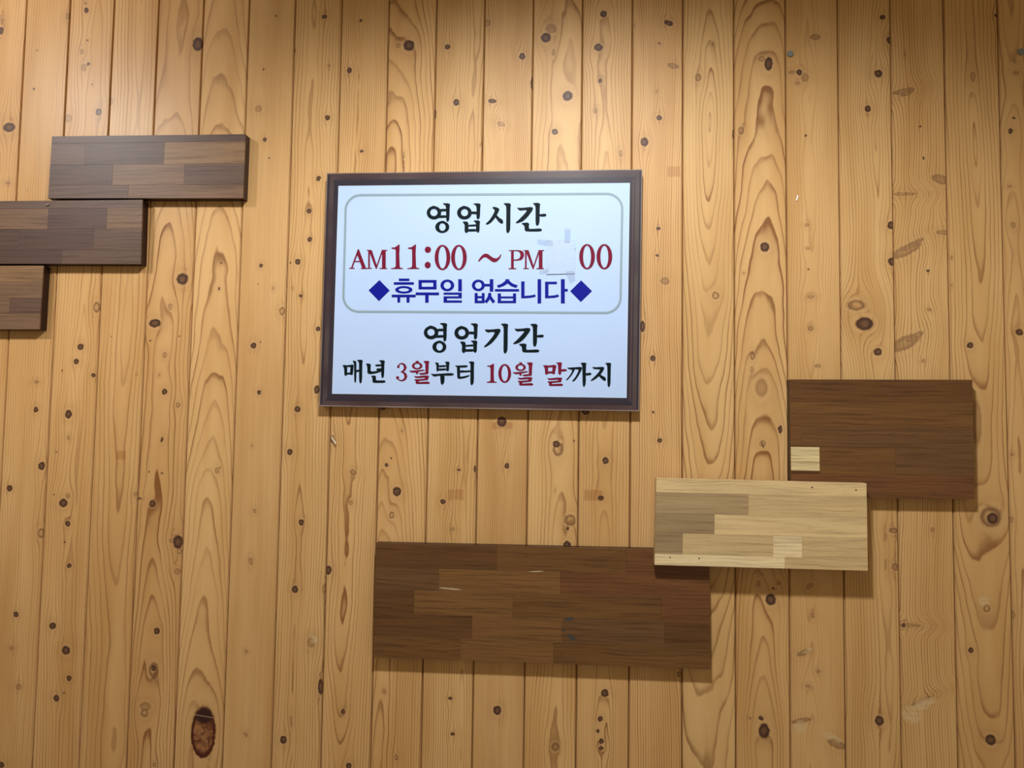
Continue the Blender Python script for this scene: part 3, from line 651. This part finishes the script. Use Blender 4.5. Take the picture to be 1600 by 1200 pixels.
TEO = [P('1273,607 1310,608 1390,604 1407,610 1401,626 1340,629 1300,629 1285,621'), P('1293,618 1326,618 1328,700 1327,735 1310,747 1298,736 1295,680'), P('1320,665 1345,655 1370,660 1440,657 1440,676 1360,680 1320,682'),
    P('1308,725 1350,722 1410,710 1427,704 1422,721 1370,740 1315,749'), P('1413,567 1460,564 1477,575 1471,600 1471,780 1459,805 1445,817 1432,790 1435,600 1428,580')]
ONE2 = [P('140,610 170,607 190,598 203,589 214,591 211,700 214,768 223,776 241,778 241,787 138,787 138,778 165,773 176,765 176,640 171,622 143,618')]
MAL = [P('721,606 765,604 777,620 777,690 762,704 745,696 742,640 733,620'), P('765,608 850,602 850,622 770,628'), P('820,602 850,601 862,611 852,660 846,696 820,696 818,680 822,620'), P('760,671 830,667 830,688 760,693'),
    P('858,577 905,573 922,582 916,610 913,690 900,707 882,692 880,610 873,590'), P('910,648 950,644 972,650 972,662 945,669 910,669')] + sh(RIEUL, -80, 21)
KKA = [P('973,627 1000,630 1045,625 1060,632 1053,656 1020,712 985,752 965,764 962,757 1000,713 1020,680 1029,650 1005,650 985,641'), P('1045,627 1110,621 1132,628 1126,652 1095,712 1055,766 1030,776 1027,768 1060,728 1085,680 1096,648 1060,648'),
    P('1112,580 1160,576 1177,587 1171,610 1169,790 1160,820 1148,834 1135,810 1132,620 1126,598'), P('1165,690 1210,682 1227,688 1224,705 1195,711 1165,710')]
JI = [P('1233,621 1265,626 1345,621 1362,628 1356,652 1330,692 1280,742 1235,767 1220,769 1221,760 1260,723 1300,680 1321,648 1275,646 1250,643'), P('1312,688 1332,710 1371,729 1380,750 1374,767 1358,767 1333,747 1298,712'),
    P('1367,581 1418,578 1434,589 1429,620 1427,790 1420,820 1408,837 1393,812 1393,620 1386,600')]
letters('black brush lettering of the bottom line', [(520, 480, [MAE, NYEON, BU, TEO]), (740, 480, [KKA, JI])], INK, soft=True)
letters('dark red month lettering of the bottom line', [(520, 480, [THREE, WOL]), (740, 480, [ONE2, ZERO(325, 690, 67, 98, 34, 82), sh(WOL, -390, 16), MAL])], RED, soft=False)

# blank square stuck over one digit, and the tape that holds it ----------
def flatslab(name, label, cat, pts, d0, d1, mat, group=None, bev=.0002):
    w = [at(x, y, d1) for x, y in pts]; c = sum(w, Vector())/len(w); org = Vector((c.x, -d0, c.z))
    v, f = slab([(p.x - org.x, p.z - org.z) for p in w], 0, d1 - d0, bev)
    o = link(name, outward(mesh(name, v, f)), mat, loc=org); tag(o, label, cat, group); return o
def patch_mat():
    m, nt, b = base_mat('blank_patch_paper')
    tc = nt.new('ShaderNodeTexCoord').outputs['Object']
    n = nt.noise(tc, 60, 3); n2 = nt.noise(tc, 260, 3, .7)
    nt.put(b.inputs['Base Color'], nt.mix(n, (.44, .57, .79, 1), (.50, .63, .86, 1)))
    b.inputs['Roughness'].default_value = .25
    bump(nt, b, nt.m('ADD', n, nt.m('MULTIPLY', nt.smooth(n2, .58, .7), .8)), .5, .0008)
    return m
flatslab('paper_patch', 'blank white paper square taped over the closing hour on the sign', 'paper', [(853.3, 374.6), (898, 373.6), (898.3, 427.4), (853.6, 428.6)], SF + .0011, SF + .0022, patch_mat())
def tape_mat():
    m, nt, b = base_mat('clear_tape')
    tc = nt.new('ShaderNodeTexCoord').outputs['Object']; n = nt.noise(tc, 300, 2)
    nt.put(b.inputs['Base Color'], nt.mix(n, (.40, .48, .58, 1), (.48, .57, .68, 1))); b.inputs['Roughness'].default_value = .2
    b.inputs['Alpha'].default_value = .16
    bump(nt, b, n, .4, .0004); return m
TM = tape_mat(); TG = 'clear tape strips on the sign'
flatslab('tape_strip', 'clear tape strip at the upper left corner of the paper square', 'tape', [(840.5, 372.8), (864, 376), (863.5, 385), (839.2, 380)], SF + .0023, SF + .0025, TM, TG, 0)
flatslab('tape_strip', 'short clear tape strip standing above the paper square', 'tape', [(882.3, 356.8), (891.8, 356.8), (890.8, 380), (881.8, 380)], SF + .0023, SF + .0025, TM, TG, 0)
flatslab('tape_strip', 'clear tape strip at the lower left corner of the paper square', 'tape', [(843, 421), (857, 419.6), (857.4, 425.6), (843, 427)], SF + .0023, SF + .0025, TM, TG, 0)
flatslab('tape_strip', 'clear tape strip at the lower right corner of the paper square', 'tape', [(883.8, 424), (896.8, 423), (898.6, 437), (890.8, 441.6)], SF + .0023, SF + .0025, TM, TG, 0)

# ------------------------------------------------------------------ small hardware
def disc_thing(name, label, cat, px, py, rpx, depth, d0, mat, group=None):
    p = at(px, py, d0); r = rpx*CAMD/FPX; n = 20; vv = []; ff = []
    for rad, y in ((r*.8, 0), (r, -depth*.5), (r*.92, -depth), (r*.25, -depth*1.05)):
        for a in range(n): vv.append((rad*math.cos(a*2*math.pi/n), y, rad*math.sin(a*2*math.pi/n)))
    for q_ in range(3):
        for a in range(n): ff.append((q_*n + a, q_*n + (a+1) % n, (q_+1)*n + (a+1) % n, (q_+1)*n + a))
    ff += [tuple(range(n)), tuple(range(3*n, 4*n))]
    o = link(name, outward(mesh(name, vv, ff)), mat, loc=(p.x, -d0, p.z)); tag(o, label, cat, group); return o
steel = plain('dull_grey_metal', lin(128, 134, 132), .45, .3)
disc_thing('screw_head', 'grey round screw head near the top, right of centre', 'screw', 1234.5, 84.5, 5.0, .0025, 0, steel, 'grey screw heads in the planks')
disc_thing('screw_head', 'grey round screw head at the top right edge of the wall', 'screw', 1595.2, 81.5, 5.2, .0025, 0, steel, 'grey screw heads in the planks')
def wire(name, label, cat, pts, rad, mat, group=None):
    """pts: (px, py, depth)"""
    w = [at(x, y, d) for x, y, d in pts]; org = w[0].copy()
    vv, ff = [], []; n = 8
    for i, p in enumerate(w):
        t = (w[min(i+1, len(w)-1)] - w[max(i-1, 0)]).normalized()
        u = t.cross(Vector((0, 1, 0)));  u = u.normalized() if u.length > .01 else Vector((1, 0, 0)); s_ = t.cross(u)
        for a in range(n):
            an = a*2*math.pi/n; vv.append(p - org + u*(rad*math.cos(an)) + s_*(rad*math.sin(an)))
    for i in range(len(w)-1):
        for a in range(n): ff.append((i*n + a, i*n + (a+1) % n, (i+1)*n + (a+1) % n, (i+1)*n + a))
    ff += [tuple(range(n)), tuple(range((len(w)-1)*n, len(w)*n))]
    o = link(name, outward(mesh(name, vv, ff)), mat, loc=org); tag(o, label, cat, group); return o
shine = plain('bright_steel', (.72, .70, .66, 1), .25, .7); rust = plain('dark_steel', (.08, .06, .05, 1), .5, .5)
wire('nail', 'bright bent nail driven in below the lower left corner of the sign', 'nail', [(517.5, 683, -.001), (518.5, 685, .004), (525, 693, .006)], .0011, shine)
wire('staple', 'tiny bright staple in the plank at right, above the wood panels', 'staple', [(1246, 304.5, .0), (1246.3, 306, .0016), (1244.8, 313, .0016), (1244.6, 314.5, .0)], .0006, shine)
wire('staple', 'dark thin staple left of the dark right-hand panel', 'staple', [(1190.2, 690, .0), (1190.6, 692, .0018), (1192.8, 698.5, .0018), (1193.2, 700, 0)], .0006, rust)
wire('pin', 'small bright pin on the top edge of the middle stepped panel at left', 'pin', [(70, 321, T1), (72, 320.5, T1 + .002), (76.5, 319.4, T1 + .002)], .0009, shine)
wire('staple', 'dark staple across a plank groove at lower left', 'staple', [(214.6, 778, .0), (215.6, 778, .0012), (220.6, 779, .0012), (221.4, 779, 0)], .0005, rust)
